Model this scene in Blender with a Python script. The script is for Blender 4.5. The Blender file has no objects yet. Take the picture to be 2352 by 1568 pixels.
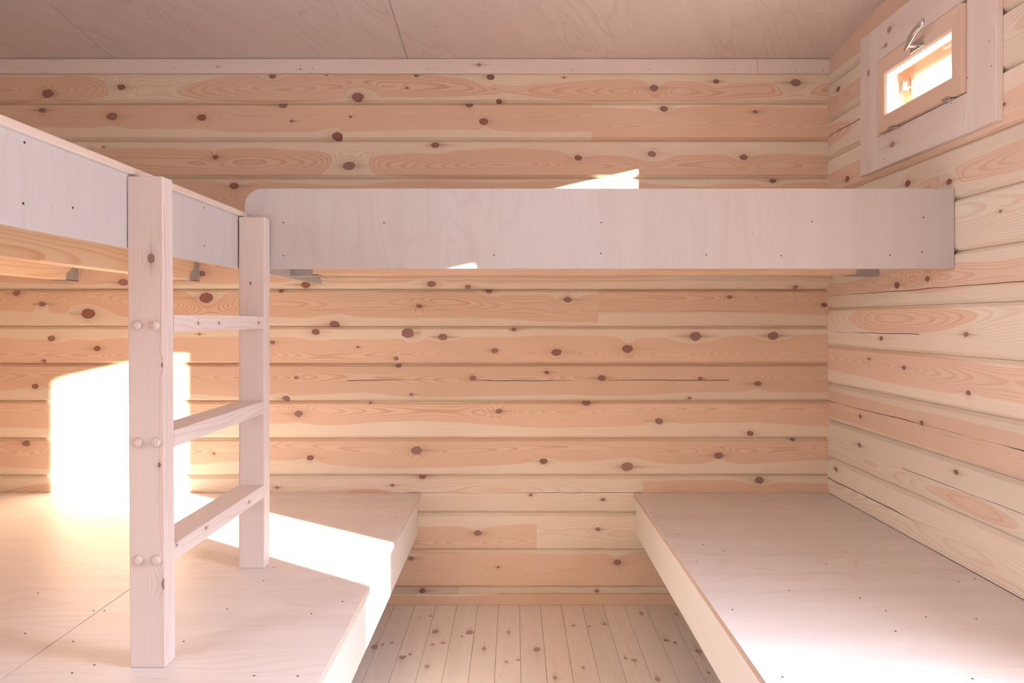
import bpy, bmesh, math, random
from mathutils import Vector, Matrix
C = bpy.context.scene.collection
H = 1.185                     # eye height; everything measured from the eye is lifted by H
F = 1560.0                    # focal length in pixels of a 2352 px wide frame
VX, VY = 1180.0, 735.0
D = 2.836                     # back wall
XR = 1.3126                   # right wall
XL = -2.40                    # left wall
YF = -1.55                    # wall behind
TH = 0.16                     # wall thickness
PITCH = 0.1558
Z0C, SLC = 1.0835 + H, 0.1186  # ceiling height at the back wall and its slope
def ceil_z(y): return Z0C + SLC * (D - y)
def back(px, py, r=0, d=D):   # a pixel measured on a plane facing the room -> x, z, radius
    return ((px - VX) * d / F, (VY - py) * d / F + H, r * d / F)
def right(px, py, r=0, X=XR):
    d = X * F / (px - VX)
    return (d, (VY - py) * d / F + H, r * d / F)
def flat(px, py, z, r=0):     # on a level surface at height z
    d = (H - z) * F / (py - VY)
    return ((px - VX) * d / F, d, r * d / F)

# ------------------------------------------------------------------ materials
class NT:
    def __init__(s, name):
        s.m = bpy.data.materials.new(name); s.m.use_nodes = True
        s.t = s.m.node_tree; s.t.nodes.clear()
        s.out = s.t.nodes.new('ShaderNodeOutputMaterial')
    def n(s, typ, **kw):
        x = s.t.nodes.new(typ)
        for k, v in kw.items(): setattr(x, k, v)
        return x
    def link(s, a, b): s.t.links.new(a, b)
    def put(s, sock, v):
        if hasattr(v, 'is_output'): s.link(v, sock)
        else: sock.default_value = v
    def math(s, op, a, b=0.0, c=None, clamp=False):
        x = s.n('ShaderNodeMath', operation=op); x.use_clamp = clamp
        s.put(x.inputs[0], a); s.put(x.inputs[1], b)
        if c is not None: s.put(x.inputs[2], c)
        return x.outputs[0]
    def add(s, a, b): return s.math('ADD', a, b)
    def mul(s, a, b): return s.math('MULTIPLY', a, b)
    def ss(s, v, lo, hi, a=0.0, b=1.0):
        x = s.n('ShaderNodeMapRange', interpolation_type='SMOOTHSTEP')
        s.put(x.inputs['Value'], v); s.put(x.inputs['From Min'], lo); s.put(x.inputs['From Max'], hi)
        s.put(x.inputs['To Min'], a); s.put(x.inputs['To Max'], b)
        return x.outputs[0]
    def comb(s, x, y, z):
        c = s.n('ShaderNodeCombineXYZ')
        for i, v in enumerate((x, y, z)): s.put(c.inputs[i], v)
        return c.outputs[0]
    def noise(s, vec, scale=1.0, detail=2.0, rough=0.5):
        x = s.n('ShaderNodeTexNoise'); s.put(x.inputs['Vector'], vec)
        x.inputs['Scale'].default_value = scale; x.inputs['Detail'].default_value = detail
        x.inputs['Roughness'].default_value = rough
        return x.outputs[0]
    def attr(s, name):
        a = s.n('ShaderNodeAttribute', attribute_name=name)
        p = s.n('ShaderNodeSeparateXYZ'); s.link(a.outputs['Vector'], p.inputs[0])
        return p.outputs
    def mix(s, f, a, b, mode='MIX'):
        x = s.n('ShaderNodeMix', data_type='RGBA', blend_type=mode)
        s.put(x.inputs[0], f)
        s.put(x.inputs[6], a if hasattr(a, 'is_output') else (*a, 1)); s.put(x.inputs[7], b if hasattr(b, 'is_output') else (*b, 1))
        return x.outputs[2]
    def bsdf(s, col, rough=0.5, metal=0.0, spec=0.35, bump=None, bstr=0.1, bdist=0.001):
        b = s.n('ShaderNodeBsdfPrincipled')
        s.put(b.inputs['Base Color'], col if hasattr(col, 'is_output') else (*col, 1))
        s.put(b.inputs['Roughness'], rough); b.inputs['Metallic'].default_value = metal
        b.inputs['Specular IOR Level'].default_value = spec
        if bump is not None:
            x = s.n('ShaderNodeBump'); x.inputs['Strength'].default_value = bstr; x.inputs['Distance'].default_value = bdist
            s.link(bump, x.inputs['Height']); s.link(x.outputs[0], b.inputs['Normal'])
        s.link(b.outputs[0], s.out.inputs[0]); return s.m

def pine(name, sap, heart, ringdark, ring=0.0044, contrast=0.66, rough=0.55, knotcol=(0.36, 0.165, 0.12), heart_r=0.072, wob=1.0, knotdark=1.0):
    t = NT(name)
    L, a, b = t.attr('grain'); ka, kb, kr = t.attr('knot'); co, cs, tone = t.attr('tone')
    low = t.comb(t.mul(L, 0.9), t.mul(a, 3.0), t.mul(b, 3.0))
    n1 = t.math('SUBTRACT', t.noise(low, 1.0, 2.0), 0.5)
    n2 = t.math('SUBTRACT', t.noise(t.comb(t.add(t.mul(L, 0.8), 31.7), t.mul(a, 2.5), 5.0), 1.0, 1.5), 0.5)
    n3 = t.math('SUBTRACT', t.noise(t.comb(t.mul(L, 6.0), t.mul(a, 22.0), t.mul(b, 22.0)), 1.0, 2.0), 0.5)
    aa = t.add(a, t.mul(n1, 0.085 * wob)); bb = t.add(b, t.mul(n2, 0.16 * wob))
    R = t.math('SQRT', t.add(t.mul(aa, aa), t.mul(bb, bb)))
    R = t.add(R, t.mul(n3, 0.0042 * wob))
    # grain swinging round the knots, fading out between one knot and the next
    ra, rb, rc_ = t.attr('rim'); wgt = t.ss(t.math('MAXIMUM', ra, rb), 0.034, 0.004)
    qx = t.math('DIVIDE', ka, kr); qy = t.math('DIVIDE', kb, kr)
    def gauss(sx, sy, p=-1.0):
        x = t.mul(qx, 1 / sx); y = t.mul(qy, 1 / sy)
        return t.math('EXPONENT', t.mul(t.add(t.mul(x, x), t.mul(y, y)), p))
    swirl = t.mul(gauss(3.8, 2.3), wgt)
    R = t.add(R, t.mul(t.mul(swirl, kr), 1.7))
    fr = t.math('FRACT', t.mul(R, 1.0 / ring))
    line = t.mul(t.ss(fr, 0.42, 0.92), t.ss(fr, 1.0, 0.94))
    cont = t.noise(t.comb(t.mul(L, 1.3), t.mul(a, 9.0), 2.0), 1.0, 2.0)
    line = t.mul(line, t.mul(t.ss(cont, 0.25, 0.75, 0.35, 1.0), contrast))
    fine = t.noise(t.comb(t.mul(L, 9.0), t.mul(a, 420.0), t.mul(b, 420.0)), 1.0, 2.0)
    patch = t.noise(t.comb(t.mul(L, 1.1), t.mul(a, 5.0), 9.0), 1.0, 2.0)
    hm = t.ss(t.add(R, t.mul(n2, 0.03)), heart_r + 0.0018, heart_r - 0.0018)
    line = t.mul(line, t.ss(hm, 0.0, 1.0, 0.55, 1.0))
    col = t.mix(hm, sap, heart)
    col = t.mix(t.ss(patch, 0.35, 0.75, 0.0, 0.28), col, heart)
    col = t.mix(line, col, ringdark)
    col = t.mix(t.ss(fine, 0.35, 0.7, 0.0, 0.10), col, ringdark)
    # halo, streaks and the knot itself
    col = t.mix(t.mul(t.mul(gauss(2.6, 1.35), wgt), 0.40), col, tuple(c * 0.78 for c in ringdark))
    streak = t.mul(t.mul(gauss(4.6, 0.3), wgt), t.ss(t.noise(t.comb(t.mul(L, 3.0), 1.0, 1.0), 1.0, 1.0), 0.40, 0.60, 0.0, 0.55))
    col = t.mix(streak, col, tuple(c * 0.45 for c in ringdark))
    ang = t.noise(t.comb(t.mul(qx, 0.9), t.mul(qy, 0.9), L), 1.0, 2.0)
    tilt = t.mul(t.math('SUBTRACT', t.noise(t.comb(t.mul(L, 0.9), 12.0, 3.0), 1.0, 0.0), 0.5), 2.2)
    ex = t.add(qx, t.mul(qy, tilt)); ey = t.add(qy, t.mul(qx, t.mul(tilt, -0.35)))
    q = t.math('SQRT', t.add(t.mul(t.mul(ex, ex), 0.66), t.mul(t.mul(ey, ey), 1.25)))
    q = t.add(q, t.mul(t.math('SUBTRACT', ang, 0.5), 0.42))
    km = t.ss(q, 1.06, 0.88)
    kring = t.math('FRACT', t.mul(q, 3.2))
    kc = t.mix(t.ss(kring, 0.2, 0.9, 0.0, 0.8), knotcol, tuple(c * 0.6 for c in knotcol))
    kc = t.mix(t.ss(q, 0.76, 0.95, 0.0, 0.6), kc, tuple(c * 0.35 for c in knotcol))
    kc = t.mix(t.ss(t.noise(t.comb(t.mul(L, 1.9), 3.0, 7.0), 1.0, 0.0), 0.42, 0.58, 0.0, 0.35), kc, (0.42, 0.30, 0.26))
    col = t.mix(t.mul(km, knotdark), col, kc)
    # drying cracks
    wig = t.mul(t.math('SUBTRACT', t.noise(t.comb(t.mul(L, 2.2), 4.0, 4.0), 1.0, 4.0, 0.6), 0.5), 0.022)
    wid = t.mul(t.ss(t.noise(t.comb(t.mul(L, 1.7), 8.0, 2.0), 1.0, 3.0), 0.36, 0.56), t.mul(cs, 0.00115))
    cd = t.math('ABSOLUTE', t.add(co, wig))
    ck = t.mul(t.math('LESS_THAN', cd, wid), 0.9)
    col = t.mix(ck, col, (0.045, 0.02, 0.012))
    col = t.mix(1.0, col, t.comb(tone, tone, tone), 'MULTIPLY')
    return t.bsdf(col, rough)

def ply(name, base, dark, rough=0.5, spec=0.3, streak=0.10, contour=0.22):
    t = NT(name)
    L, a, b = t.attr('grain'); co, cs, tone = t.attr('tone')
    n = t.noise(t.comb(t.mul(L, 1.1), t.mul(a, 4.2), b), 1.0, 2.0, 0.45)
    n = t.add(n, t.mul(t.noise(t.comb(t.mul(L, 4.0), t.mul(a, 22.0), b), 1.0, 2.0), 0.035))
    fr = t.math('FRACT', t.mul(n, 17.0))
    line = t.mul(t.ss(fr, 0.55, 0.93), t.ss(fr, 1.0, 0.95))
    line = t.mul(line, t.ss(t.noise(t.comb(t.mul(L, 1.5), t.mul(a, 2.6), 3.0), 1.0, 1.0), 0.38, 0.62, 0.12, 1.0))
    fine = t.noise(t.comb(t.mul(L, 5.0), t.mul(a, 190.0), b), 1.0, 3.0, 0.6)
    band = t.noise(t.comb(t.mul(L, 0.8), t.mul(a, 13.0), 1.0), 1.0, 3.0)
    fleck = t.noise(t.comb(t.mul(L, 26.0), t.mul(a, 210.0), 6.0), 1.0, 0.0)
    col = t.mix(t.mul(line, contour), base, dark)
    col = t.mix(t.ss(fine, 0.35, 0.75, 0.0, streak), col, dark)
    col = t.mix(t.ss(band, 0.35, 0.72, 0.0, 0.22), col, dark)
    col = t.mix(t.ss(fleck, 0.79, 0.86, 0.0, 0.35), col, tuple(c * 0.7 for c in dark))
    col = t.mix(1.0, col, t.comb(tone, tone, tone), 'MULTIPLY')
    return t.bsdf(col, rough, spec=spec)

def ply_edge(name, dark=(0.40, 0.25, 0.165), amt=1.0):
    t = NT(name); L, a, b = t.attr('grain')
    fr = t.math('FRACT', t.mul(b, 1 / 0.0034))
    m = t.mul(t.ss(fr, 0.42, 0.5), t.ss(fr, 1.0, 0.94))
    n = t.noise(t.comb(t.mul(L, 30.0), t.mul(a, 30.0), t.mul(b, 600)), 1.0, 2.0)
    col = t.mix(t.mul(m, amt), (0.76, 0.64, 0.54), dark)
    col = t.mix(t.ss(n, 0.5, 0.75, 0.0, 0.3 * amt), col, (0.22, 0.12, 0.08))
    return t.bsdf(col, 0.65)

def simple(name, col, rough=0.5, metal=0.0, bump_scale=None):
    t = NT(name); v = None
    tc = t.n('ShaderNodeTexCoord')
    n = t.noise(tc.outputs['Object'], bump_scale or 60.0, 3.0)
    c = t.mix(t.ss(n, 0.3, 0.7, 0.0, 0.25), col, tuple(x * 0.7 for x in col))
    return t.bsdf(c, rough, metal, 0.5)

def glass(name):
    t = NT(name)
    tr = t.n('ShaderNodeBsdfTransparent'); tr.inputs[0].default_value = (0.97, 0.985, 0.98, 1)
    gl = t.n('ShaderNodeBsdfGlossy'); gl.inputs['Roughness'].default_value = 0.02
    lw = t.n('ShaderNodeLayerWeight'); lw.inputs[0].default_value = 0.25
    mx = t.n('ShaderNodeMixShader')
    t.link(t.ss(lw.outputs['Fresnel'], 0.0, 1.0, 0.03, 0.6), mx.inputs[0])
    t.link(tr.outputs[0], mx.inputs[1]); t.link(gl.outputs[0], mx.inputs[2]); t.link(mx.outputs[0], t.out.inputs[0])
    return t.m

M = {
 'log': pine('log_pine', (0.905, 0.81, 0.65), (0.84, 0.635, 0.47), (0.61, 0.32, 0.18)),
 'log_side': pine('log_pine_pale', (0.93, 0.865, 0.73), (0.88, 0.69, 0.545), (0.66, 0.37, 0.24), heart_r=0.06),
 'floor': pine('floor_pine', (0.93, 0.855, 0.77), (0.91, 0.82, 0.73), (0.78, 0.59, 0.49), ring=0.0042, contrast=0.40, knotcol=(0.62, 0.38, 0.30), wob=0.7),
 'stud': pine('planed_pine', (0.76, 0.675, 0.63), (0.74, 0.635, 0.585), (0.58, 0.42, 0.36), ring=0.0052, contrast=0.75, knotcol=(0.33, 0.19, 0.16), heart_r=0.02, wob=0.6),
 'joist': pine('joist_pine', (0.86, 0.66, 0.47), (0.83, 0.60, 0.41), (0.66, 0.35, 0.18), ring=0.0075, contrast=0.95, wob=0.7),
 'trim': pine('trim_pine', (0.90, 0.83, 0.78), (0.88, 0.79, 0.73), (0.74, 0.58, 0.51), ring=0.0042, contrast=0.42, knotcol=(0.42, 0.20, 0.15), wob=0.6, knotdark=0.75),
 'sash': pine('sash_pine', (0.86, 0.70, 0.56), (0.83, 0.64, 0.50), (0.72, 0.49, 0.37), ring=0.004, contrast=0.4, wob=0.5),
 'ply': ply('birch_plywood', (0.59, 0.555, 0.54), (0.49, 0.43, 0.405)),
 'deck': ply('birch_plywood_deck', (0.79, 0.735, 0.70), (0.62, 0.51, 0.455), rough=0.42, spec=0.4, contour=0.3),
 'ceil': ply('birch_plywood_ceiling', (0.83, 0.73, 0.67), (0.68, 0.56, 0.49), rough=0.6, contour=0.5, streak=0.2),
 'fascia': ply('birch_plywood_fascia', (0.85, 0.79, 0.71), (0.77, 0.68, 0.59), rough=0.55, contour=0.08),
 'edge': ply_edge('plywood_edge'),
 'edge_pale': ply_edge('plywood_edge_pale', (0.58, 0.44, 0.36), 0.55),
 'lining': pine('lining_pine', (0.74, 0.51, 0.33), (0.70, 0.44, 0.27), (0.55, 0.29, 0.16), ring=0.004, contrast=0.4, wob=0.5),
 'steel': simple('galvanised_steel', (0.46, 0.46, 0.46), 0.45, 0.4),
 'chrome': simple('polished_chrome', (0.75, 0.74, 0.73), 0.16, 1.0),
 'screw': simple('dark_screw', (0.06, 0.045, 0.04), 0.6, 0.3),
 'glass': glass('clear_glass'),
 'gap': simple('dark_gap', (0.05, 0.03, 0.02), 0.9),
}

# ------------------------------------------------------------------ mesh helpers
FAR = (9.0, 9.0, 0.001)
def new_bm():
    bm = bmesh.new()
    for n in ('grain', 'knot', 'tone', 'rim'): bm.loops.layers.float_vector.new(n)
    return bm
def layers(bm): return [bm.loops.layers.float_vector[n] for n in ('grain', 'knot', 'tone')]
def obj(name, bm, mats, parent=None, loc=(0, 0, 0), bevel=0.0, smooth=False, seg=2):
    me = bpy.data.meshes.new(name)
    bmesh.ops.recalc_face_normals(bm, faces=bm.faces) if smooth or bevel else None
    bm.to_mesh(me); bm.free()
    o = bpy.data.objects.new(name, me); C.objects.link(o)
    if not isinstance(mats, (list, tuple)): mats = [mats]
    for m in mats: me.materials.append(m)
    if smooth:
        for p in me.polygons: p.use_smooth = True
    o.location = loc
    if parent: o.parent = parent
    if bevel:
        b = o.modifiers.new('bevel', 'BEVEL'); b.width = bevel; b.segments = seg; b.limit_method = 'ANGLE'; b.angle_limit = math.radians(40)
        b.harden_normals = False
    return o
def empty(name, loc, **kw):
    o = bpy.data.objects.new(name, None); C.objects.link(o); o.location = loc
    o.empty_display_size = 0.05
    tag(o, **kw); return o
def tag(o, label=None, category=None, group=None, kind=None):
    for k, v in (('label', label), ('category', category), ('group', group), ('kind', kind)):
        if v: o[k] = v
    return o

def bar(name, x, y, z, axis, mat, parent=None, seed=0, knots=(), breaks=(), bevel=0.002, pith=None, tone=1.0, crack=None,
        edge=None, xf=None, plyface=False, origin=None):
    """A squared timber or board. x, y, z are (min, max). knots: (face, along, across, radius). edge: material index 1 on the narrow faces."""
    rnd = random.Random(seed * 7919 + 13)
    lo = [x[0], y[0], z[0]]; hi = [x[1], y[1], z[1]]
    ax = 'xyz'.index(axis); o1, o2 = [i for i in range(3) if i != ax]
    dims = [hi[i] - lo[i] for i in range(3)]
    thin = min(range(3), key=lambda i: dims[i])
    c = [(lo[i] + hi[i]) / 2 for i in range(3)]
    if pith is None: pith = (rnd.uniform(-0.03, 0.03), rnd.choice([-1, 1]) * rnd.uniform(0.02, 0.06))
    Ls = rnd.uniform(0, 60)
    ks = sorted(knots, key=lambda k: k[1])
    cuts = {lo[ax], hi[ax]}
    for u, v in zip(ks, ks[1:]):
        if v[1] - u[1] > 1e-4: cuts.add((u[1] + v[1]) / 2)
    cuts |= {q for q in breaks if lo[ax] < q < hi[ax]}
    cuts = sorted(cuts)
    bm = new_bm(); g, k, tn = layers(bm)
    rings = []
    for s in cuts:
        r = []
        for (p, q) in ((0, 0), (1, 0), (1, 1), (0, 1)):
            co = [0, 0, 0]; co[ax] = s; co[o1] = (lo, hi)[p][o1]; co[o2] = (lo, hi)[q][o2]
            r.append(bm.verts.new(co))
        rings.append(r)
    def face(vs, fid, fax, sl):
        f = bm.faces.new(vs)
        kn = None
        if sl is not None:
            mid = (sl[0] + sl[1]) / 2
            cand = [q for q in ks if q[0] == fid and sl[0] - 1e-4 <= q[1] <= sl[1] + 1e-4]
            if cand: kn = cand[0]
        if edge and fax != thin: f.material_index = 1
        for l in f.loops:
            co = l.vert.co
            if plyface:   # veneer: along, across the sheet, thickness
                ac = [i for i in (o1, o2) if i != thin]
                acr = ac[0] if ac else o1
                l[g] = (co[ax] + Ls, co[acr] + seed * 3.1, co[thin] - lo[thin])
            else:
                l[g] = (co[ax] + Ls, co[o1] - c[o1] + pith[0], co[o2] - c[o2] + pith[1])
            if kn:
                other = [i for i in range(3) if i != ax and i != fax][0]
                l[k] = (co[ax] - kn[1], co[other] - kn[2], kn[3])
            else: l[k] = FAR
            l[tn] = (co[[i for i in (o1, o2) if i != fax][0] if fax != ax else o1] - crack[1], 1.0, tone) if (crack and crack[0] == fid) else (9, 0, tone)
        return f
    names = 'xyz'
    for r0, r1, s0, s1 in zip(rings, rings[1:], cuts, cuts[1:]):
        for i, (fid, fax) in enumerate((('-' + names[o2], o2), ('+' + names[o1], o1), ('+' + names[o2], o2), ('-' + names[o1], o1))):
            j = (i + 1) % 4
            face([r0[i], r0[j], r1[j], r1[i]], fid, fax, (s0, s1))
    face(rings[0][::-1], '-' + axis, ax, None); face(rings[-1], '+' + axis, ax, None)
    if xf:
        for v in bm.verts: v.co = xf(v.co)
    off = Vector(origin) if origin is not None else Vector((c[0], c[1], lo[2]))
    par = parent.matrix_world.translation if parent else Vector((0, 0, 0))
    pl = Vector(world_loc(parent)) if parent else Vector((0, 0, 0))
    for v in bm.verts: v.co -= off
    bmesh.ops.recalc_face_normals(bm, faces=bm.faces)
    ms = [M[mat], M[edge]] if edge else [M[mat]]
    return obj(name, bm, ms, parent, off - pl, bevel=bevel)
def world_loc(o):
    v = Vector((0, 0, 0))
    while o: v += o.location; o = o.parent
    return v

def sheet(name, x, y, z, axis, mat, parent=None, seed=0, tone=1.0, bevel=0.0012, edge='edge'):
    return bar(name, x, y, z, axis, mat, parent, seed=seed, tone=tone, edge=edge, plyface=True, bevel=bevel)

def log_wall(name, u0, u1, zb, zt, joint, mapf, mat, knots, butts, cracks, holes=(), seed=1, tones={}, clip=None, thick=TH, grooves=True, pith_sign=1):
    """Stacked machined logs: chamfered faces, a dark slot between them; holes are (u0, u1, z0, z1)."""
    bm = new_bm(); g, k, tn = layers(bm)
    n0 = math.floor((zb - joint) / PITCH); rows = []
    j = n0
    while joint + j * PITCH < zt: rows.append(j); j += 1
    rim = bm.loops.layers.float_vector['rim']
    def quad(pts, dat, cell=None):
        vs = [bm.verts.new(mapf(*p)) for p in pts]
        f = bm.faces.new(vs)
        for l, p in zip(f.loops, pts):
            G, K, T = dat(p); l[g] = G; l[k] = K; l[tn] = T
            if cell: l[rim] = (0.034 - (p[0] - cell[0]), 0.034 - (cell[1] - p[0]), 0)
        return f
    ch, sl = 0.0115, 0.0009
    for j in rows:
        za, zc = joint + j * PITCH, joint + (j + 1) * PITCH
        rnd = random.Random(seed * 1000 + j)
        lv = [(za, 0.019), (za + sl, 0.0145), (za + ch, 0.0), (zc - ch, 0.0), (zc - sl, 0.0145), (zc, 0.019)]
        def depth(z):
            for (a0, d0), (a1, d1) in zip(lv, lv[1:]):
                if a0 - 1e-9 <= z <= a1 + 1e-9: return d0 + (d1 - d0) * (z - a0) / (a1 - a0)
            return 0
        zs = {z for z, _ in lv}
        for h in holes:
            for z in h[2:]:
                if za < z < zc: zs.add(z)
        zs = sorted(max(zb, min(zt, z)) for z in zs); zs = [z for i, z in enumerate(zs) if i == 0 or z - zs[i - 1] > 1e-6]
        kn = sorted([q for q in knots if za <= q[1] < zc], key=lambda q: q[0])
        kk = []
        for q in kn:   # knots whose columns would collide keep the bigger one
            if kk and q[0] - kk[-1][0] < 0.02:
                if q[2] > kk[-1][2]: kk[-1] = q
            else: kk.append(q)
        bt = sorted(b[0] for b in butts if b[1] == j)
        us = {u0, u1} | set(bt) | {(a[0] + b[0]) / 2 for a, b in zip(kk, kk[1:])}
        for h in holes:
            if h[2] < zc and h[3] > za: us |= {h[0], h[1]}
        us = sorted(u for u in us if u0 <= u <= u1)
        pieces = [(rnd.uniform(0, 90), rnd.uniform(-0.045, 0.045), pith_sign * rnd.uniform(0.0, 0.075), rnd.uniform(0.95, 1.04)) for _ in range(len(bt) + 1)]
        zc_ = (za + zc) / 2
        for a0, a1 in zip(us, us[1:]):
            m = (a0 + a1) / 2
            pi = sum(1 for b in bt if m > b)
            Ls, pa, pb, tv = pieces[pi]
            tv *= tones.get((j, pi), tones.get(j, 1.0))
            best = None
            for q in kk:
                if a0 - 1e-6 <= q[0] <= a1 + 1e-6: best = q
            cr = [c for c in cracks if c[0] == j and m < c[3] and m > c[2]]
            for b0, b1 in zip(zs, zs[1:]):
                zm = (b0 + b1) / 2
                if any(h[0] < m < h[1] and h[2] < zm < h[3] for h in holes): continue
                def dat(p):
                    G = (p[0] + Ls, p[1] - zc_ + pa, p[2] + pb)
                    K = (p[0] - best[0], p[1] - best[1], best[2]) if best else FAR
                    T = (p[1] - cr[0][1], cr[0][4], tv) if cr else (9, 0, tv)
                    return G, K, T
                quad([(a0, b0, depth(b0)), (a1, b0, depth(b0)), (a1, b1, depth(b1)), (a0, b1, depth(b1))], dat, (a0, a1))
        for b in bt:   # a fine dark line where two lengths meet
            pass
    # outer skin and the faces of the openings
    us = sorted({u0, u1} | {h[0] for h in holes} | {h[1] for h in holes})
    zs = sorted({zb, zt} | {h[2] for h in holes} | {h[3] for h in holes})
    plain = lambda p: ((p[0], p[1], p[2] + 0.05), FAR, (9, 0, 1.0))
    for a0, a1 in zip(us, us[1:]):
        for b0, b1 in zip(zs, zs[1:]):
            if any(h[0] < (a0 + a1) / 2 < h[1] and h[2] < (b0 + b1) / 2 < h[3] for h in holes): continue
            quad([(a0, b0, thick), (a0, b1, thick), (a1, b1, thick), (a1, b0, thick)], plain)
    for h in holes:
        a0, a1, b0, b1 = h
        for (p, q) in (((a0, b0), (a1, b0)), ((a1, b0), (a1, b1)), ((a1, b1), (a0, b1)), ((a0, b1), (a0, b0))):
            quad([(p[0], p[1], 0.012), (q[0], q[1], 0.012), (q[0], q[1], thick), (p[0], p[1], thick)], plain)
    for (p, q) in (((u0, zb), (u1, zb)), ((u1, zb), (u1, zt)), ((u1, zt), (u0, zt)), ((u0, zt), (u0, zb))):
        quad([(p[0], p[1], 0.014), (q[0], q[1], 0.014), (q[0], q[1], thick), (p[0], p[1], thick)], plain)
    if clip:
        bmesh.ops.bisect_plane(bm, geom=bm.verts[:] + bm.edges[:] + bm.faces[:], plane_co=clip[0], plane_no=clip[1], clear_outer=True)
    o = obj(name, bm, M[mat]); o['kind'] = 'structure'; return o

# ------------------------------------------------------------------ the room shell
JB = (VY - 664.3) * D / F + H        # a joint of the back wall
JR = (VY - 708.0) * D / F + H        # a joint of the right wall, half a log off
brow = lambda py: math.floor(((VY - py) * D / F + H - JB) / PITCH)
rrow = lambda py: math.floor(((VY - py) * D / F + H - JR) / PITCH)
kb = [(110,215,12),(279,200,8),(626,175,7),(822,223,12),(650,241,9),(1127,177,8),(1295,178,3),(1502,202,9),(1645,187,6),(1828,190,10),(935,202,3),(750,171,4),(956,173,5),
 (97,253,7),(257,267,11),(463,270,9),(670,278,4),(805,268,3),(1078,240,8),(1146,232,6),(1111,279,9),(1525,250,8),(1735,257,5),
 (775,313,11),(1000,333,8),(495,361,6),(802,381,12),(1003,381,3),(1328,362,8),(1497,353,9),(1708,361,8),(238,338,3),
 (538,427,9),(505,404,5),(1422,415,6),(1775,415,7),(1702,403,5),
 (283,648,10),(463,628,8),(702,654,9),(991,652,9),(1828,659,5),(1075,658,6),
 (97,698,7),(203,720,17),(474,684,14),(963,703,6),(1132,721,7),(1304,688,8),(645,668,5),(1123,668,7),(768,745,10),(1676,682,5),(38,673,8),(1893,700,6),
 (118,777,8),(223,800,7),(725,762,8),(936,765,13),(1017,774,9),(1136,805,7),(1278,809,10),(1441,801,11),(1597,772,12),(1776,771,11),(101,829,5),(458,767,3),(822,797,3),(910,823,5),(1180,757,5),(626,786,5),
 (81,887,7),(680,867,4),(657,915,8),(915,840,6),(1086,868,7),(1256,855,5),(1382,868,8),(1608,869,5),(1741,881,7),(945,906,4),(1584,914,4),
 (686,950,9),(1146,944,7),(1347,925,8),(1514,967,8),(1723,995,7),(850,925,3),
 (60,1018,8),(713,1051,7),(957,1034,11),(1248,1059,8),(1440,1072,12),(1651,1046,9),(491,1041,3),(1822,1010,4),
 (970,1094,7),(901,1114,4),(637,1119,4),(1219,1136,4),(1385,1147,5),(1744,1103,9),
 (1097,1224,8),(1373,1215,5),(944,1282,6),(1144,1302,3),(1418,1291,8),(970,1357,6),(1371,1357,4)]
knots_back = [(lambda q: (q[0], q[1], min(0.024, max(q[2] * 0.95, 0.005))))(back(*p)) for p in kb]
butts_back = [(back(px, 0)[0], brow(py)) for px, py in ((145, 200), (1359, 280), (1374, 700), (1477, 1110), (1233, 1220), (1053, 1356), (1630, 450))]
cracks_back = [(brow(880), back(0, 873)[1], back(860, 0)[0], back(1650, 0)[0], 1.4), (brow(966), back(0, 964)[1], XL, back(180, 0)[0], 1.2),
 (brow(710), back(0, 712)[1], back(640, 0)[0], back(1000, 0)[0], 0.45), (brow(713), back(0, 714)[1], back(1374, 0)[0], back(1800, 0)[0], 0.5),
 (brow(1131), back(0, 1131)[1], back(960, 0)[0], back(1470, 0)[0], 0.9)]
tones_back = {brow(880): 0.90, brow(790): 0.97, (brow(1220), 1): 1.06, (brow(1356), 0): 0.88, (brow(280), 1): 1.05, (brow(1110), 0): 0.97, (brow(200), 0): 1.05}
log_wall('wall_back', XL - 0.014, XR + 0.014, -0.02, ceil_z(D) + 0.03, JB, lambda u, z, dp: (u, D + dp, z), 'log',
         knots_back, butts_back, cracks_back, seed=3, tones=tones_back)
kr = [(1925,205,7),(1946,411,8),(2085,421,9),(2180,417,8),(2306,240,5),(2298,485,4),(2024,777,6),(2219,768,7),(2076,844,6),(1996,824,4),(2224,902,7),
      (1976,956,5),(2117,971,6),(1974,1022,6),(2196,1084,7),(1920,1077,6),(2060,655,9),(2130,640,7)]
knots_right = [right(*p) for p in kr]
knots_right += [(random.Random(i).uniform(-1.4, 1.6), JR + (i - 7 + 0.5) * PITCH, 0.011) for i in range(15)]
cracks_right = [(rrow(920), H - 0.336, 0.5, D, 1.7), (rrow(1095), H - 0.657, 0.9, D, 1.9), (rrow(762), H - 0.047, 2.0, D, 1.2), (rrow(660), H + 0.10, 1.6, 2.75, 1.2),
                (rrow(500), H + 0.262, 1.5, 1.95, 1.2), (rrow(1020), H - 0.50, 1.6, 2.2, 0.9), (rrow(320), H + 0.765, 2.5, D, 1.6)]
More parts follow.
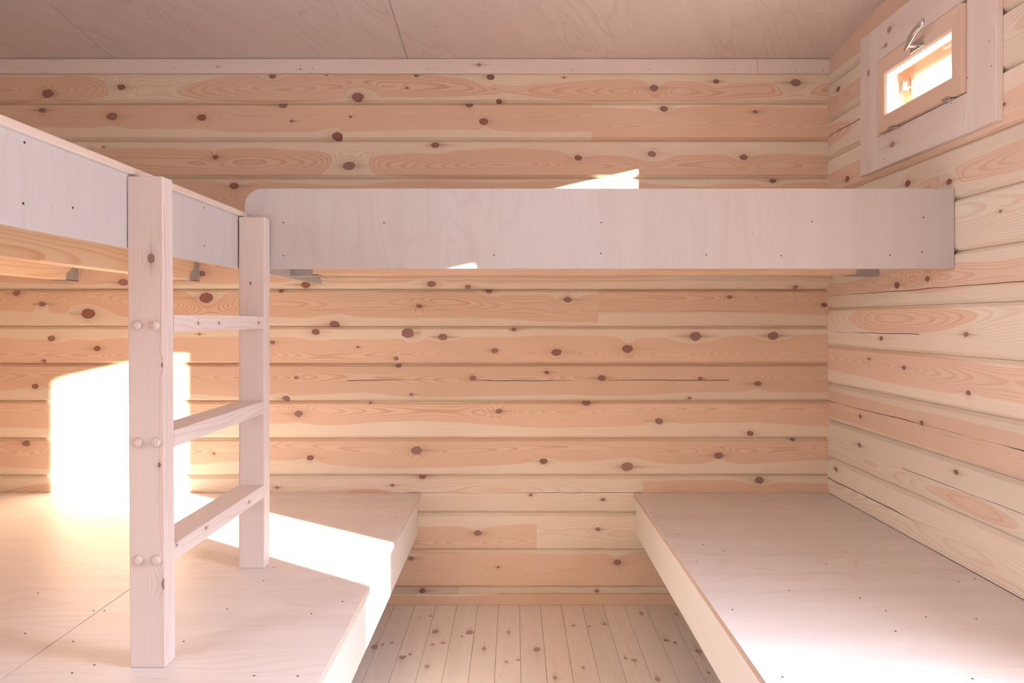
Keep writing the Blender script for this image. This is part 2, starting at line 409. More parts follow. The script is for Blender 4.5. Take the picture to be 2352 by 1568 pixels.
# window_1: the small one by the corner; window_2: the tall one that lets the sun in
W1 = (1.935, 2.375, H + 0.655, H + 0.888)
W2 = (0.593, 1.134, H - 0.55, H + 0.577)
sl_n = Vector((0, SLC, 1)).normalized()
log_wall('wall_right', YF - 0.014, D + 0.014, -0.02, ceil_z(YF) + 0.03, JR, lambda u, z, dp: (XR + dp, u, z), 'log_side',
         knots_right, [], cracks_right, holes=[W1, W2], seed=11, clip=((0, D, Z0C + 0.02), sl_n),
         tones={rrow(500): 0.93, rrow(850): 1.04, rrow(920): 0.95, rrow(1000): 0.94, rrow(400): 1.03, rrow(300): 1.03})
W4 = (-1.20, -0.10, H + 0.30, H + 1.0)  # opening added out of view to brighten the casing and right wall
log_wall('wall_left', YF - 0.014, D + 0.014, -0.02, ceil_z(YF) + 0.03, JR, lambda u, z, dp: (XL - dp, u, z), 'log',
         [(random.Random(i + 40).uniform(-1.4, 2.7), JR + (i % 14 - 7 + 0.5) * PITCH, 0.014) for i in range(30)], [], [], seed=21, holes=[W4], clip=((0, D, Z0C + 0.02), sl_n))
log_wall('wall_front', XL - 0.014, XR + 0.014, -0.02, ceil_z(YF) + 0.0, JB, lambda u, z, dp: (u, YF - dp, z), 'log',
         [(random.Random(i + 80).uniform(-2.3, 1.2), JB + (i % 14 - 7 + 0.5) * PITCH, 0.014) for i in range(24)], [], [], seed=31)

# floor of tongue and groove boards running away from the eye
def make_floor():
    bm = new_bm(); g, k, tn = layers(bm)
    W = 0.0867; x0 = 0.0236
    kf = [(861,1485,9),(879,1478,5),(899,1478,5),(925,1508,9),(942,1502,4),(1000,1450,8),(1017,1477,6),(994,1479,4),(981,1530,6),(1079,1452,9),(1061,1461,3),
          (1112,1489,6),(1168,1451,5),(1163,1518,5),(1190,1516,5),(1233,1491,9),(966,1416,3),(989,1416,5),(1275,1556,6),(1317,1436,4),(1353,1437,4),(1389,1434,6),
          (1437,1512,5),(1456,1514,7),(1530,1471,7),(1550,1475,5),(1473,1408,5),(1554,1410,4),(1604,1495,8),(1340,1533,4),(1510,1559,7),(1627,1544,4)]
    kf = [flat(px, py, 0.0, r) for px, py, r in kf]
    n0 = int(math.floor((XL - x0) / W)); n1 = int(math.ceil((XR - x0) / W))
    for i in range(n0, n1):
        a, b = max(XL, x0 + i * W), min(XR, x0 + (i + 1) * W)
        rnd = random.Random(i + 500)
        Ls, pa, pb, tv = rnd.uniform(0, 90), rnd.uniform(-0.04, 0.04), rnd.uniform(0.01, 0.07), rnd.uniform(0.93, 1.05)
        kn = sorted([q for q in kf if a < q[0] < b], key=lambda q: q[1])
        ys = [YF] + [(p[1] + q[1]) / 2 for p, q in zip(kn, kn[1:])] + [D]
        prof = [(a, -0.004), (a + 0.0006, -0.003), (a + 0.0016, 0.0), (b - 0.0016, 0.0), (b - 0.0006, -0.003), (b, -0.004)]
        for s, (y0, y1) in enumerate(zip(ys, ys[1:])):
            q = kn[s] if kn else None
            for (xa, za), (xb, zb) in zip(prof, prof[1:]):
                f = bm.faces.new([bm.verts.new(c) for c in ((xa, y0, za), (xb, y0, zb), (xb, y1, zb), (xa, y1, za))])
                for l in f.loops:
                    co = l.vert.co
                    l[g] = (co.y + Ls, co.x - (a + b) / 2 + pa, pb)
                    l[k] = (co.y - q[1], co.x - q[0], q[2]) if q else FAR
                    l[tn] = (9, 0, tv)
    for z in (-0.03,):
        f = bm.faces.new([bm.verts.new(c) for c in ((XL - .1, YF - .1, z), (XL - .1, D + .1, z), (XR + .1, D + .1, z), (XR + .1, YF - .1, z))])
    o = obj('floor', bm, M['floor']); o['kind'] = 'structure'
make_floor()

# sloping plywood ceiling in sheets with open seams
def make_ceiling():
    bm = new_bm(); g, k, tn = layers(bm)
    xs = [XL - 0.016, -1.662, -0.442, 0.778 + 1.2, ]
    xs[-1] = XR + 0.016
    ys = [YF - 0.016, 0.39, D + 0.002]
    rnd = random.Random(4)
    def add(x0, x1, y0, y1, t, up, seed):
        c = [(x0, y0), (x1, y0), (x1, y1), (x0, y1)]
        lo = [bm.verts.new((x, y, ceil_z(y) + up)) for x, y in c]; hi = [bm.verts.new((x, y, ceil_z(y) + up + t)) for x, y in c]
        fs = [lo[::-1], hi] + [[lo[i], lo[(i + 1) % 4], hi[(i + 1) % 4], hi[i]] for i in range(4)]
        for vs in fs:
            f = bm.faces.new(vs)
            for l in f.loops:
                co = l.vert.co
                r = 0.5
                l[g] = (co.x * math.sin(r) + co.y * math.cos(r) + seed * 7, co.x * math.cos(r) - co.y * math.sin(r), seed * 2.0); l[k] = FAR; l[tn] = (9, 0, 1 if up == 0 else 0.15)
    for i in range(len(xs) - 1):
        for j in range(2):
            gx0, gx1 = (0.0012 if i else 0), (0.0012 if i < len(xs) - 2 else 0)
            add(xs[i] + gx0, xs[i + 1] - gx1, ys[j] + (0.0012 if j else 0), ys[j + 1] - (0.0012 if not j else 0), 0.012, 0, i * 2 + j)
    add(xs[0], xs[-1], ys[0], ys[-1], 0.05, 0.0125, 9)
    o = obj('ceiling', bm, M['ceil']); o['kind'] = 'structure'; return o
ceiling = make_ceiling()
def disc_bm(r, h, n=10, dome=0.0):
    bm = new_bm()
    prof = [(r, 0), (r, h)] + ([(r * math.cos(a), h + dome * math.sin(a)) for a in (0.4, 0.8, 1.2)] if dome else [])
    rings = [[bm.verts.new((q * math.cos(2 * math.pi * i / n), q * math.sin(2 * math.pi * i / n), z)) for i in range(n)] for q, z in prof]
    for a, b in zip(rings, rings[1:]):
        for i in range(n): bm.faces.new([a[i], a[(i + 1) % n], b[(i + 1) % n], b[i]])
    bm.faces.new(rings[-1]); bm.faces.new(rings[0][::-1])
    g, k, tn = layers(bm)
    for f in bm.faces:
        for l in f.loops: l[g] = (l.vert.co.z, l.vert.co.x + 0.012, l.vert.co.y * 0.2 + 0.01); l[k] = FAR; l[tn] = (9, 0, 1)
    return bm
def proto_mesh(name, bm, mat, smooth=False):
    me = bpy.data.meshes.new(name); bmesh.ops.recalc_face_normals(bm, faces=bm.faces); bm.to_mesh(me); bm.free(); me.materials.append(M[mat])
    if smooth:
        for p in me.polygons: p.use_smooth = True
    return me
screw_me = proto_mesh('screw', disc_bm(0.0022, 0.0006), 'screw')
nail_me = proto_mesh('nail', disc_bm(0.0017, 0.0005), 'screw')
def place(name, me, parent, pos, normal):
    o = bpy.data.objects.new(name, me); C.objects.link(o); o.parent = parent
    o.location = Vector(pos) - world_loc(parent)
    o.rotation_euler = Vector((0, 0, 1)).rotation_difference(Vector(normal)).to_euler()
    return o
for px, py in ((64,30),(380,29),(580,23),(690,30),(548,66),(845,67),(889,25),(861,127),(1000,60),(1104,28),(1262,96),(1404,44),(1560,97),(1690,40),(1810,98),(1880,30),(1030,116),(1480,128),(250,62),(160,110)):
    # where the line of sight meets the sloping sheet
    tz = (VY - py) / F; y = (Z0C + SLC * D - H) / (tz + SLC)
    place('nail', nail_me, ceiling, ((px - VX) / F * y, y, ceil_z(y)), -sl_n)

# trims of the setting
crown = bar('trim_1', (XL, back(1740, 0, d=2.816)[0] - 0.0006), (2.816, D), (H + 1.0235, ceil_z(D) - 0.0005), 'x', 'trim', seed=5, bevel=0.002,
            knots=[('-y', back(1100, 0, d=2.816)[0], H + 1.058, 0.008), ('-y', back(690, 0, d=2.816)[0], H + 1.04, 0.004), ('-y', back(500, 0, d=2.816)[0], H + 1.05, 0.004)])
crown['kind'] = 'structure'
t2 = bar('trim_2', (back(1740, 0, d=2.816)[0], XR), (2.816, D), (H + 1.0235, ceil_z(D) - 0.0005), 'x', 'trim', seed=6, bevel=0.002, tone=0.97); t2['kind'] = 'structure'
for px, py in ((54, 157), (402, 156), (690, 150), (718, 158), (712, 167), (984, 159), (1311, 161), (1489, 159), (1685, 159), (1725, 161)):
    x, z, _ = back(px, py, d=2.816); place('nail', nail_me, crown, (x, 2.816, z), (0, -1, 0))
for px, py in ((1742, 160), (1828, 160), (1891, 162)):
    x, z, _ = back(px, py, d=2.816); place('nail', nail_me, t2, (x, 2.816, z), (0, -1, 0))
bb = bar('baseboard_back', (XL, XR), (D - 0.013, D), (0.0, H - 1.139), 'x', 'log', seed=9, tone=0.98, bevel=0.002); bb['kind'] = 'structure'

# ------------------------------------------------------------------ windows
def ring_frame(bm, x0, x1, y0, y1, z0, z1, w, mode='right', wside=None, bev=0.0):
    """A rectangular frame of four mitred members in the plane of the wall."""
    ws = wside or (w, w, w, w)          # near/left, far/right, bottom, top
    g, k, tn = layers(bm)
    def P(u, z, dp): return (dp, u, z) if mode == 'right' else (u, dp, z)
    outer = [(y0, z0), (y1, z0), (y1, z1), (y0, z1)]
    inner = [(y0 + ws[0], z0 + ws[2]), (y1 - ws[1], z0 + ws[2]), (y1 - ws[1], z1 - ws[3]), (y0 + ws[0], z1 - ws[3])]
    inf = [(a + (bev if i in (1, 2) else -bev), b + (bev if i in (2, 3) else -bev)) for i, (a, b) in enumerate(inner)]
    loops = [(outer, x0), (inf, x0), (inner, x0 + bev), (inner, x1), (outer, x1)] if bev else [(outer, x0), (inner, x0), (inner, x1), (outer, x1)]
    V = [[bm.verts.new(P(a, b, dp)) for a, b in pts] for pts, dp in loops]
    for a in range(len(V)):
        A, B = V[a], V[(a + 1) % len(V)]
        for i in range(4):
            j = (i + 1) % 4
            f = bm.faces.new([A[i], A[j], B[j], B[i]])
            for l in f.loops:
                co = l.vert.co; u = co.y if mode == 'right' else co.x; dp = co.x if mode == 'right' else co.y
                l[g] = ((u + 7 * i, co.z - z0 + 0.01, dp - x0 + 0.02) if i in (0, 2) else (co.z + 7 * i, u - y0 + 0.01, dp - x0 + 0.02))
                l[k] = FAR; l[tn] = (9, 0, 1.0)
def pane(name, parent, mode, dp, u0, u1, z0, z1, t=0.004):
    bm = new_bm()
    a, b = ((dp, u0, z0), (dp + t, u1, z1)) if mode == 'right' else ((u0, dp, z0), (u1, dp + t, z1))
    bmesh.ops.create_cube(bm, size=1)
    for v in bm.verts: v.co = Vector([a[i] + (v.co[i] + 0.5) * (b[i] - a[i]) for i in range(3)])
    off = world_loc(parent)
    for v in bm.verts: v.co -= off
    return obj(name, bm, M['glass'], parent)
def framed(name, parent, mat, *a, bevel=0.001, **kw):
    bm = new_bm(); ring_frame(bm, *a, **kw)
    off = world_loc(parent)
    for v in bm.verts: v.co -= off
    bmesh.ops.recalc_face_normals(bm, faces=bm.faces)
    return obj(name, bm, M[mat], parent, bevel=bevel)
def tube(bm, pts, r, n=10, flat_=1.0):
    prev = None; rings = []
    for i, p in enumerate(pts):
        p = Vector(p); a = Vector(pts[max(0, i - 1)]); b = Vector(pts[min(len(pts) - 1, i + 1)])
        tdir = (b - a).normalized(); up = Vector((1, 0, 0)) if abs(tdir.x) < 0.8 else Vector((0, 0, 1))
        s = tdir.cross(up).normalized(); w = s.cross(tdir)
        rr = r[i] if isinstance(r, (list, tuple)) else r
        rings.append([bm.verts.new(p + s * math.cos(2 * math.pi * q / n) * rr + w * math.sin(2 * math.pi * q / n) * rr * flat_) for q in range(n)])
    for A, B in zip(rings, rings[1:]):
        for i in range(n): bm.faces.new([A[i], A[(i + 1) % n], B[(i + 1) % n], B[i]])
    bm.faces.new(rings[0][::-1]); bm.faces.new(rings[-1])
def cube(bm, a, b):
    r = bmesh.ops.create_cube(bm, size=1)
    for v in r['verts']: v.co = Vector([a[i] + (v.co[i] + 0.5) * (b[i] - a[i]) for i in range(3)])
def local(bm, parent):
    off = world_loc(parent)
    for v in bm.verts: v.co -= off
    return bm

w1 = empty('window_1', (XR, 2.16, H + 0.53), kind='structure', label='small top-hung wooden window under the ceiling by the corner, wide pale board casing')
XC = 1.2926
CZ0, CZ1, OZ0, OZ1 = H + 0.535, H + 1.045, H + 0.650, H + 0.918
bar('casing_board', (XC, XR), (2.418, 2.536), (CZ0, CZ1), 'z', 'trim', w1, seed=41, bevel=0.003, knots=[('-x', H + 0.90, 2.475, 0.010)])
bar('casing_board', (XC, XR), (1.820, 1.939), (CZ0, CZ1), 'z', 'trim', w1, seed=42, bevel=0.003, knots=[('-x', H + 0.99, 1.93, 0.010)])
bar('casing_board', (XC, XR), (1.939, 2.418), (CZ0, OZ0), 'y', 'trim', w1, seed=43, bevel=0.003, knots=[('-x', 2.32, H + 0.60, 0.012)])
bar('casing_board', (XC, XR), (1.939, 2.418), (OZ1, CZ1), 'y', 'trim', w1, seed=44, bevel=0.003, knots=[('-x', 2.34, H + 1.0, 0.012), ('-x', 2.36, H + 0.955, 0.008)])
for px, py in ((2222.5, 178.5), (2185, 236.6), (2032, 312), (2031, 366), (2277, 151), (2272, 95)):
    y, z, _ = right(px, py, X=XC); place('nail', nail_me, w1, (XC, y, z), (-1, 0, 0))
framed('lining', w1, 'lining', XR - 0.004, XR + TH, W1[0], W1[1], W1[2], W1[3], 0.006)
sash = framed('sash', w1, 'sash', 1.2765, 1.3165, 1.941, 2.384, H + 0.6525, H + 0.906, 0.045, wside=(0.046, 0.048, 0.058, 0.062), bev=0.007)
pane('pane', sash, 'right', 1.298, 1.980, 2.343, H + 0.705, H + 0.849)
osash = framed('outer_sash', w1, 'lining', 1.371, 1.415, W1[0] + 0.006, W1[1] - 0.006, W1[2] + 0.006, W1[3] - 0.006, 0.05, wside=(0.045, 0.03, 0.05, 0.045), bev=0.006)
pane('pane', osash, 'right', 1.395, W1[0] + 0.045, W1[1] - 0.03, W1[2] + 0.05, W1[3] - 0.046)
bm = new_bm()   # lever handle on the top rail of the sash
cube(bm, (1.2715, 2.108, H + 0.853), (1.2768, 2.180, H + 0.884))
tube(bm, [(1.273, 2.145, H + 0.866), (1.255, 2.146, H + 0.867), (1.243, 2.146, H + 0.868)], 0.006)
hd = obj('handle', local(bm, w1), M['chrome'], w1, bevel=0.0015, smooth=False)
bm = new_bm()
tube(bm, [(1.246, 2.165, H + 0.860), (1.238, 2.14, H + 0.864), (1.230, 2.112, H + 0.871), (1.226, 2.085, H + 0.880), (1.224, 2.055, H + 0.889), (1.224, 2.03, H + 0.895)], [0.007, 0.011, 0.0125, 0.0125, 0.0115, 0.010], 12, 0.42)
obj('lever', local(bm, hd), M['chrome'], hd, smooth=True)
for y in (2.29, 2.0):
    bm = new_bm()
    for q in range(3): tube(bm, [(1.274, y - 0.016 + q * 0.011, H + 0.651), (1.274, y - 0.0065 + q * 0.011, H + 0.651)], 0.0052, 12)
    cube(bm, (1.275, y - 0.016, H + 0.6475), (1.2925, y + 0.016, H + 0.650))
    obj('hinge', local(bm, w1), M['chrome'], w1)
bm = new_bm()   # coupling latch between the two sashes
cube(bm, (1.335, 2.345, H + 0.742), (1.339, 2.352, H + 0.855)); cube(bm, (1.337, 2.335, H + 0.79), (1.352, 2.352, H + 0.825))
tube(bm, [(1.352, 2.343, H + 0.803), (1.373, 2.343, H + 0.803)], 0.0045); cube(bm, (1.368, 2.338, H + 0.775), (1.3712, 2.352, H + 0.835))
obj('latch', local(bm, w1), M['chrome'], w1, bevel=0.001)

w2 = empty('window_2', (XR, 0.86, W2[2]), kind='structure')
framed('frame', w2, 'sash', XR - 0.012, XR + TH, W2[0], W2[1], W2[2], W2[3], 0.04)
pane('pane', w2, 'right', XR + 0.12, W2[0] + 0.038, W2[1] - 0.038, W2[2] + 0.038, W2[3] - 0.038)
w4 = empty('window_added', (XL, -0.9, W4[2]), kind='structure')  # unseen window, added to bring in more skylight from the left
framed('frame', w4, 'sash', XL - TH, XL + 0.012, W4[0], W4[1], W4[2], W4[3], 0.04)
pane('pane', w4, 'right', XL - 0.1, W4[0] + 0.038, W4[1] - 0.038, W4[2] + 0.038, W4[3] - 0.038)

# ------------------------------------------------------------------ lower sleeping platforms
ZP = H - 0.72; YP = 0.55
pl = empty('sleeping_platform', (-1.39, 1.70, 0), label='wide low plywood sleeping platform with the ladder on it, left of the floor gap', category='platform bed', group=None)
SEAM = -1.0286
dA = sheet('deck', (SEAM + 0.0008, -0.389), (YP, D - 0.0015), (ZP - 0.018, ZP), 'x', 'deck', pl, seed=51, edge='edge_pale')
dB = sheet('deck', (XL + 0.001, SEAM - 0.0008), (YP, D - 0.0015), (ZP - 0.018, ZP), 'x', 'deck', pl, seed=52)
sheet('fascia', (-0.419, -0.401), (YP, D - 0.0015), (H - 0.895, ZP - 0.018), 'y', 'fascia', pl, seed=53)
sheet('end_panel', (XL + 0.001, -0.419), (YP, YP + 0.018), (H - 0.895, ZP - 0.018), 'x', 'fascia', pl, seed=54)
bar('ledger', (XL + 0.001, -0.419), (D - 0.04, D - 0.0015), (ZP - 0.118, ZP - 0.018), 'x', 'joist', pl, seed=55)
for i, y in enumerate((1.1, 1.66, 2.22)): bar('joist', (XL + 0.001, -0.419), (y, y + 0.045), (ZP - 0.118, ZP - 0.018), 'x', 'joist', pl, seed=56 + i)
for y in (YP + 0.02, 1.6, 2.3):
    bar('leg', (-1.30, -1.23), (y, y + 0.045), (0.0, ZP - 0.118), 'z', 'joist', pl, seed=60)
for x, y in [(lambda q: q[:2])(flat(600 + a / 3.213, 1080 + b / 3.213, ZP)) for a, b in ((265,505),(265,608),(697,570),(15,813),(93,718),(600,968),(370,1058),(270,1518),(985,340),(100,366))] + \
            [(lambda q: q[:2])(flat(a / 3.213, 1080 + b / 3.213, ZP)) for a, b in ((513,352),(185,1203),(540,1262),(532,1495),(697,1435),(770,1036),(690,1037),(1677,1023),(1355,1262),(280,905),(1875,1515))]:
    place('screw', screw_me, dA if x > SEAM else dB, (x, y, ZP), (0, 0, 1))
pr = empty('sleeping_platform', (0.9, 1.70, 0), label='low plywood sleeping platform along the window wall, lit pale at its near end', category='platform bed')
dR = sheet('deck', (0.501, XR - 0.0005), (YP, D - 0.0015), (ZP - 0.018, ZP), 'x', 'deck', pr, seed=71)
sheet('fascia', (0.5096, 0.5276), (YP, D - 0.0015), (H - 0.892, ZP - 0.018), 'y', 'fascia', pr, seed=73)
sheet('end_panel', (0.5276, XR - 0.001), (YP, YP + 0.018), (H - 0.892, ZP - 0.018), 'x', 'fascia', pr, seed=74)
bar('ledger', (0.5276, XR - 0.001), (D - 0.04, D - 0.0015), (ZP - 0.118, ZP - 0.018), 'x', 'joist', pr, seed=75)
for i, y in enumerate((1.1, 1.66, 2.22)): bar('joist', (0.5276, XR - 0.001), (y, y + 0.045), (ZP - 0.118, ZP - 0.018), 'x', 'joist', pr, seed=76 + i)
for y in (YP + 0.02, 1.6, 2.3): bar('leg', (1.2, 1.27), (y, y + 0.045), (0.0, ZP - 0.118), 'z', 'joist', pr, seed=79)
for px, py in [(1300 + a / 3.213, 1080 + b / 3.213) for a, b in ((707,332),(825,472),(1013,548),(1171,596),(962,673),(1228,1028),(1648,885),(1597,1524),(1920,692),(2140,700),(2168,942))] + \
              [(1850 + a / 2.183, 850 + b / 2.183) for a, b in ((850,1045),(768,1060),(605,1237),(403,1206),(452,1308),(857,1247),(838,1547),(203,912))]:
    x, y, _ = flat(px, py, ZP); place('screw', screw_me, dR, (x, y, ZP), (0, 0, 1))

# ------------------------------------------------------------------ upper bunks
XS = -0.8016; ZB = H + 0.151; YU = 0.75; ZD = H + 0.263
ul = empty('upper_bunk', (-1.6, 1.8, ZB), label='upper bunk on the left whose long plywood guard board runs toward the viewer', category='bunk bed')
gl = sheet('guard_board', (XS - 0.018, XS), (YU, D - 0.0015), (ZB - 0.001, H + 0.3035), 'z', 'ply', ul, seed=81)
cap = sheet('cap_strip', (XS - 0.028, -0.7915), (YU, 2.0195), (H + 0.3035, H + 0.3185), 'y', 'fascia', ul, seed=82, bevel=0.003, edge='edge_pale')
cap['label'] = 'plywood strip capping the guard board'
for i, X in enumerate((-1.31, -1.81)):
    bar('joist', (X - 0.058, X), (YU, D - 0.0015), (H + 0.1635, ZD - 0.0015), 'y', 'joist', ul, seed=84 + i, pith=(0.05, 0.045))
sheet('deck', (XL + 0.001, XS - 0.018), (YU, D - 0.0015), (ZD, ZD + 0.018), 'x', 'deck', ul, seed=86)
bar('ledger', (XL + 0.001, XL + 0.045), (YU, D - 0.0015), (H + 0.1635, ZD - 0.0015), 'y', 'joist', ul, seed=87)
bar('end_beam', (XL + 0.045, XS - 0.018), (YU, YU + 0.045), (H + 0.1635 - 0.0, ZD - 0.0015), 'x', 'joist', ul, seed=88) if False else None
def prism(bm, pts, t, axis):
    """Extrude an outline given in a plane by t along the axis."""
    a = [bm.verts.new(p) for p in pts]
    v = Vector((t, 0, 0)) if axis == 'x' else Vector((0, t, 0)) if axis == 'y' else Vector((0, 0, t))
    b = [bm.verts.new(Vector(p) + v) for p in pts]
    bm.faces.new(a); bm.faces.new(b[::-1])
    for i in range(len(a)): bm.faces.new([a[i], b[i], b[(i + 1) % len(a)], a[(i + 1) % len(a)]])
def rivet(bm, c, axis, r=0.0035):
    n = 8; v = Vector(axis)
    s = v.orthogonal().normalized(); w = v.cross(s)
    a = [bm.verts.new(Vector(c) + s * r * math.cos(i * 2 * math.pi / n) + w * r * math.sin(i * 2 * math.pi / n)) for i in range(n)]
    b = [bm.verts.new(q.co + v * 0.0018) for q in a]
    bm.faces.new(b)
    for i in range(n): bm.faces.new([a[i], a[(i + 1) % n], b[(i + 1) % n], b[i]])
hz = H + 0.1610
for X in (-1.31, -1.81):     # joist hangers: joist runs to the back wall
    bm = new_bm()
    side = [(2.745, hz), (2.822, hz), (2.822, ZD - 0.004), (2.786, ZD - 0.004), (2.786, hz + 0.052), (2.748, hz + 0.026)]
    prism(bm, [(X + 0.0004, y, z) for y, z in side], 0.002, 'x')
    prism(bm, [(X - 0.0604, y, z) for y, z in side], 0.002, 'x')
    cube(bm, (X - 0.0604, 2.745, hz), (X + 0.0024, 2.822, hz + 0.0022))
    for z in (0.040, 0.060, 0.085): rivet(bm, (X + 0.0024, 2.803, hz + z), (1, 0, 0))
    obj('joist_hanger', local(bm, ul), M['steel'], ul)
for px, py in ((56, 327), (53, 467), (468, 477), (469, 565), (167, 477)):
    y = XS * F / (px - VX); place('screw', screw_me, gl, (XS, y, (VY - py) * y / F + H), (1, 0, 0))

ub = empty('upper_bunk', (0.25, 2.4, ZB), label='upper bunk across the back wall behind a tall round-cornered plywood guard board', category='bunk bed')
Y1 = 2.02; t_ = 0.018
def guard():
    bm = new_bm(); g, k, tn = layers(bm)
    x0, x1, z0, z1 = XS + 0.0006, XR - 0.002, H + 0.153, H + 0.3915
    r = 0.052; pts = [(x0, z0), (x1, z0), (x1, z1)]
    pts += [(x0 + r - r * math.sin(a), z1 - r + r * math.cos(a)) for a in [i * math.pi / 2 / 10 for i in range(11)]]
    a = [bm.verts.new((x, Y1, z)) for x, z in pts]; b = [bm.verts.new((x, Y1 + t_, z)) for x, z in pts]
    fa = bm.faces.new(a); fb = bm.faces.new(b[::-1]); side = []
    for i in range(len(a)): side.append(bm.faces.new([a[i], b[i], b[(i + 1) % len(a)], a[(i + 1) % len(a)]]))
    for f in side: f.material_index = 1
    for f in bm.faces:
        for l in f.loops: l[g] = (l.vert.co.z + 11, l.vert.co.x, l.vert.co.y - Y1); l[k] = FAR; l[tn] = (9, 0, 1)
    bmesh.ops.recalc_face_normals(bm, faces=bm.faces)
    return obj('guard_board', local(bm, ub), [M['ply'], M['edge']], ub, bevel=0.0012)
gb = guard()
bar('joist', (XS + 0.001, XR - 0.001), (2.44, 2.488), (H + 0.1635, ZD - 0.0015), 'x', 'joist', ub, seed=91)
bar('joist', (XS + 0.001, XR - 0.001), (Y1 + t_ + 0.0005, Y1 + t_ + 0.045), (H + 0.166, ZD - 0.0015), 'x', 'joist', ub, seed=93)
bar('ledger', (XS + 0.001, XR - 0.001), (2.797, D - 0.0015), (H + 0.1665, ZD - 0.0015), 'x', 'log', ub, seed=92, tone=0.93)
sheet('deck', (XS + 0.001, XR - 0.001), (Y1 + t_ + 0.0005, D - 0.0015), (ZD, ZD + 0.018), 'y', 'deck', ub, seed=94)
for s, xw in ((1, XS + 0.0006), (-1, XR - 0.0015)):
    bm = new_bm()
    xa, xb = sorted((xw, xw + s * 0.079))
    cube(bm, (xa, 2.4375, hz), (xb, 2.4395, H + 0.235)); cube(bm, (xa, 2.4885, hz), (xb, 2.4905, H + 0.235))
    xa2, xb2 = sorted((xw, xw + s * 0.100))
    cube(bm, (xa2, 2.4375, hz - 0.002), (xb2, 2.4905, hz + 0.0002))
    for q in (0.02, 0.05): rivet(bm, (xw + s * q, 2.4375, hz + 0.02), (0, -1, 0))
    obj('joist_hanger', local(bm, ub), M['steel'], ub)
for px, py in ((651,511),(651,587),(882,511),(1135,586),(1381,511),(1380,582),(1622,585),(1865,509),(1794,587),(2044,586),(2121,499),(2118,578)):
    x, z, _ = back(px, py, d=Y1); place('screw', screw_me, gb, (x, Y1, z), (0, -1, 0))

# ------------------------------------------------------------------ ladder
ld = empty('ladder', (-0.763, 1.71, ZP), label='pale pine three-rung ladder of two square-cut posts standing on the left platform', category='ladder')
YA, YB, PD = 1.4067, 1.971, 0.0435
ztop = H + 0.2985
def lean(v): return Vector((v.x + 0.0060 * (ztop - v.z) / (ztop - ZP), v.y, v.z))
pA = bar('post', (XS + 0.0004, -0.7282), (YA, YA + PD), (ZP, ztop), 'z', 'stud', ld, seed=101, xf=lean, bevel=0.0025, pith=(-0.045, 0.012),
    knots=[('-y', H + 0.128, (346 - VX) * YA / F, 0.0085), ('-y', H - 0.093, (371 - VX) * YA / F, 0.004), ('-y', H - 0.547, (382 - VX) * YA / F - 0.002, 0.014), ('-y', H - 0.30, (362 - VX) * YA / F, 0.004)])
pB = bar('post', (-0.7984, -0.7235), (YB, YB + PD), (ZP, ztop + 0.001), 'z', 'stud', ld, seed=107, bevel=0.0025, pith=(0.05, 0.03),
    knots=[('-y', H + 0.107, (575 - VX) * YB / F, 0.0035)])
for i, zt in enumerate((0.0115, -0.2345, -0.4775)):
    z1 = H + zt; z0 = z1 - 0.0365
    kn = {0: [('+x', 1.56, z0 + 0.018, 0.004), ('+x', 1.67, z0 + 0.018, 0.0045), ('+x', 1.93, z0 + 0.018, 0.005)],
          1: [('+z', 1.60, -0.76, 0.004)], 2: [('+x', 1.46, z1 - 0.006, 0.004), ('+x', 1.60, z1 - 0.012, 0.005), ('+x', 1.86, z0 + 0.016, 0.005)]}[i]
    bar('rung', (XS + 0.0035, -0.7245), (YA + PD + 0.0003, YB - 0.0003), (z0, z1), 'y', 'stud', ld, seed=111 + i, knots=kn, bevel=0.0015, pith=(0.02, 0.012))
bmp = disc_bm(0.0096, 0.004, 20, dome=0.0055)
peg_me = proto_mesh('peg', bmp, 'stud', smooth=True)
for py, ps in ((747, (313, 355)), (1017, (314, 357)), (1287, (316, 358))):
    for px in ps:
        x, z, _ = back(px, py, d=YA - 0.004); place('peg', peg_me, pA, (x, YA + 0.0002, z), (0, -1, 0))

# unseen log wall added outdoors to block part of the tall window's sky
pw = log_wall('wall_added_blocker', XR + TH + 0.002, 2.68, -0.02, H + 1.2, JB, lambda u, z, dp: (u, -1.0 - dp, z), 'log', [], [], [], seed=61)

# unseen overhang added above the window wall to cut steep sky light
def added_shade():
    bm = new_bm(); g, k, tn = layers(bm)
    x0, x1 = XR + TH, XR + TH + 0.42
    vs = [[bm.verts.new((x, y, ceil_z(y) + 0.03 + u)) for x, y in ((x0, YF - .3), (x1, YF - .3), (x1, D + .2), (x0, D + .2))] for u in (0, 0.1)]
    bm.faces.new(vs[0][::-1]); bm.faces.new(vs[1])
    for i in range(4): bm.faces.new([vs[0][i], vs[0][(i + 1) % 4], vs[1][(i + 1) % 4], vs[1][i]])
    for f in bm.faces:
        for l in f.loops: l[g] = (l.vert.co.y, l.vert.co.x, 0); l[k] = FAR; l[tn] = (9, 0, 1)
    o = obj('roof_added_shade', bm, M['trim']); o['kind'] = 'structure'
added_shade()

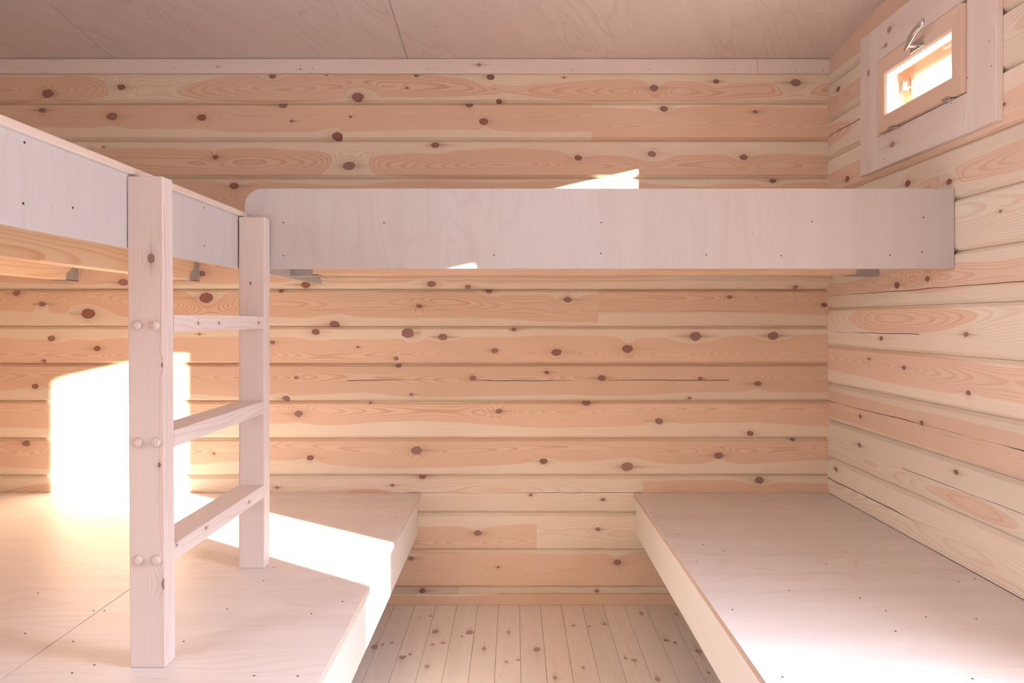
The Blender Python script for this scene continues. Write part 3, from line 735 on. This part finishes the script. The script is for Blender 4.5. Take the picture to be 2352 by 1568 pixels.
# ------------------------------------------------------------------ light
sun = bpy.data.lights.new('sun', 'SUN'); so = bpy.data.objects.new('sun', sun); C.objects.link(so)
sun.energy = 52.0; sun.angle = math.radians(0.53); sun.color = (1.0, 0.88, 0.79)
so.rotation_euler = Vector((-1.535, 1.0, -0.358)).to_track_quat('-Z', 'Y').to_euler()
LOWSKY, SKY = 17.0, 84.0      # dim treeline and ground below, bright sky above
w = bpy.data.worlds.new('sky'); bpy.context.scene.world = w; w.use_nodes = True
wt = w.node_tree; wt.nodes.clear()
def wn(typ, **kw):
    x = wt.nodes.new(typ)
    for k, v in kw.items(): setattr(x, k, v)
    return x
tcw = wn('ShaderNodeTexCoord'); sx_ = wn('ShaderNodeSeparateXYZ'); wt.links.new(tcw.outputs['Generated'], sx_.inputs[0])
mr = wn('ShaderNodeMapRange', interpolation_type='SMOOTHSTEP'); wt.links.new(sx_.outputs['Z'], mr.inputs[0])
mr.inputs[1].default_value = 0.12; mr.inputs[2].default_value = 0.60; mr.inputs[3].default_value = LOWSKY; mr.inputs[4].default_value = SKY
bg = wn('ShaderNodeBackground'); bg.inputs[0].default_value = (0.79, 0.80, 0.97, 1); wt.links.new(mr.outputs[0], bg.inputs[1])
wo = wn('ShaderNodeOutputWorld'); wt.links.new(bg.outputs[0], wo.inputs[0])
def portal(name, loc, rot, sx, sy):
    l = bpy.data.lights.new(name, 'AREA'); l.shape = 'RECTANGLE'; l.size = sx; l.size_y = sy; l.cycles.is_portal = True
    o = bpy.data.objects.new(name, l); C.objects.link(o); o.location = loc; o.rotation_euler = rot
portal('portal', (XR + TH + 0.01, (W1[0] + W1[1]) / 2, (W1[2] + W1[3]) / 2), (math.radians(90), 0, math.radians(90)), W1[1] - W1[0], W1[3] - W1[2])
portal('portal', (XR + TH + 0.01, (W2[0] + W2[1]) / 2, (W2[2] + W2[3]) / 2), (math.radians(90), 0, math.radians(90)), W2[1] - W2[0], W2[3] - W2[2])

portal('portal', (XL - TH - 0.01, (W4[0] + W4[1]) / 2, (W4[2] + W4[3]) / 2), (math.radians(90), 0, math.radians(-90)), W4[1] - W4[0], W4[3] - W4[2])
# ------------------------------------------------------------------ camera
cam = bpy.data.cameras.new('camera'); co = bpy.data.objects.new('camera', cam); C.objects.link(co)
co.location = (0, 0, H); co.rotation_euler = (math.radians(90), 0, 0)
cam.sensor_width = 36; cam.lens = F / 2352 * 36; cam.clip_start = 0.02
cam.shift_x = -(VX - 1176) / 2352; cam.shift_y = (VY - 784) / 2352
sc = bpy.context.scene; sc.camera = co
sc.view_settings.view_transform = 'Standard'; sc.view_settings.look = 'None'; sc.view_settings.gamma = 1; sc.view_settings.exposure = 0.28
sc.cycles.max_bounces = 8; sc.cycles.diffuse_bounces = 5; sc.cycles.glossy_bounces = 2; sc.cycles.use_adaptive_sampling = True; sc.cycles.adaptive_threshold = 0.06; sc.cycles.adaptive_min_samples = 16; sc.cycles.transparent_max_bounces = 12; sc.cycles.sample_clamp_indirect = 8
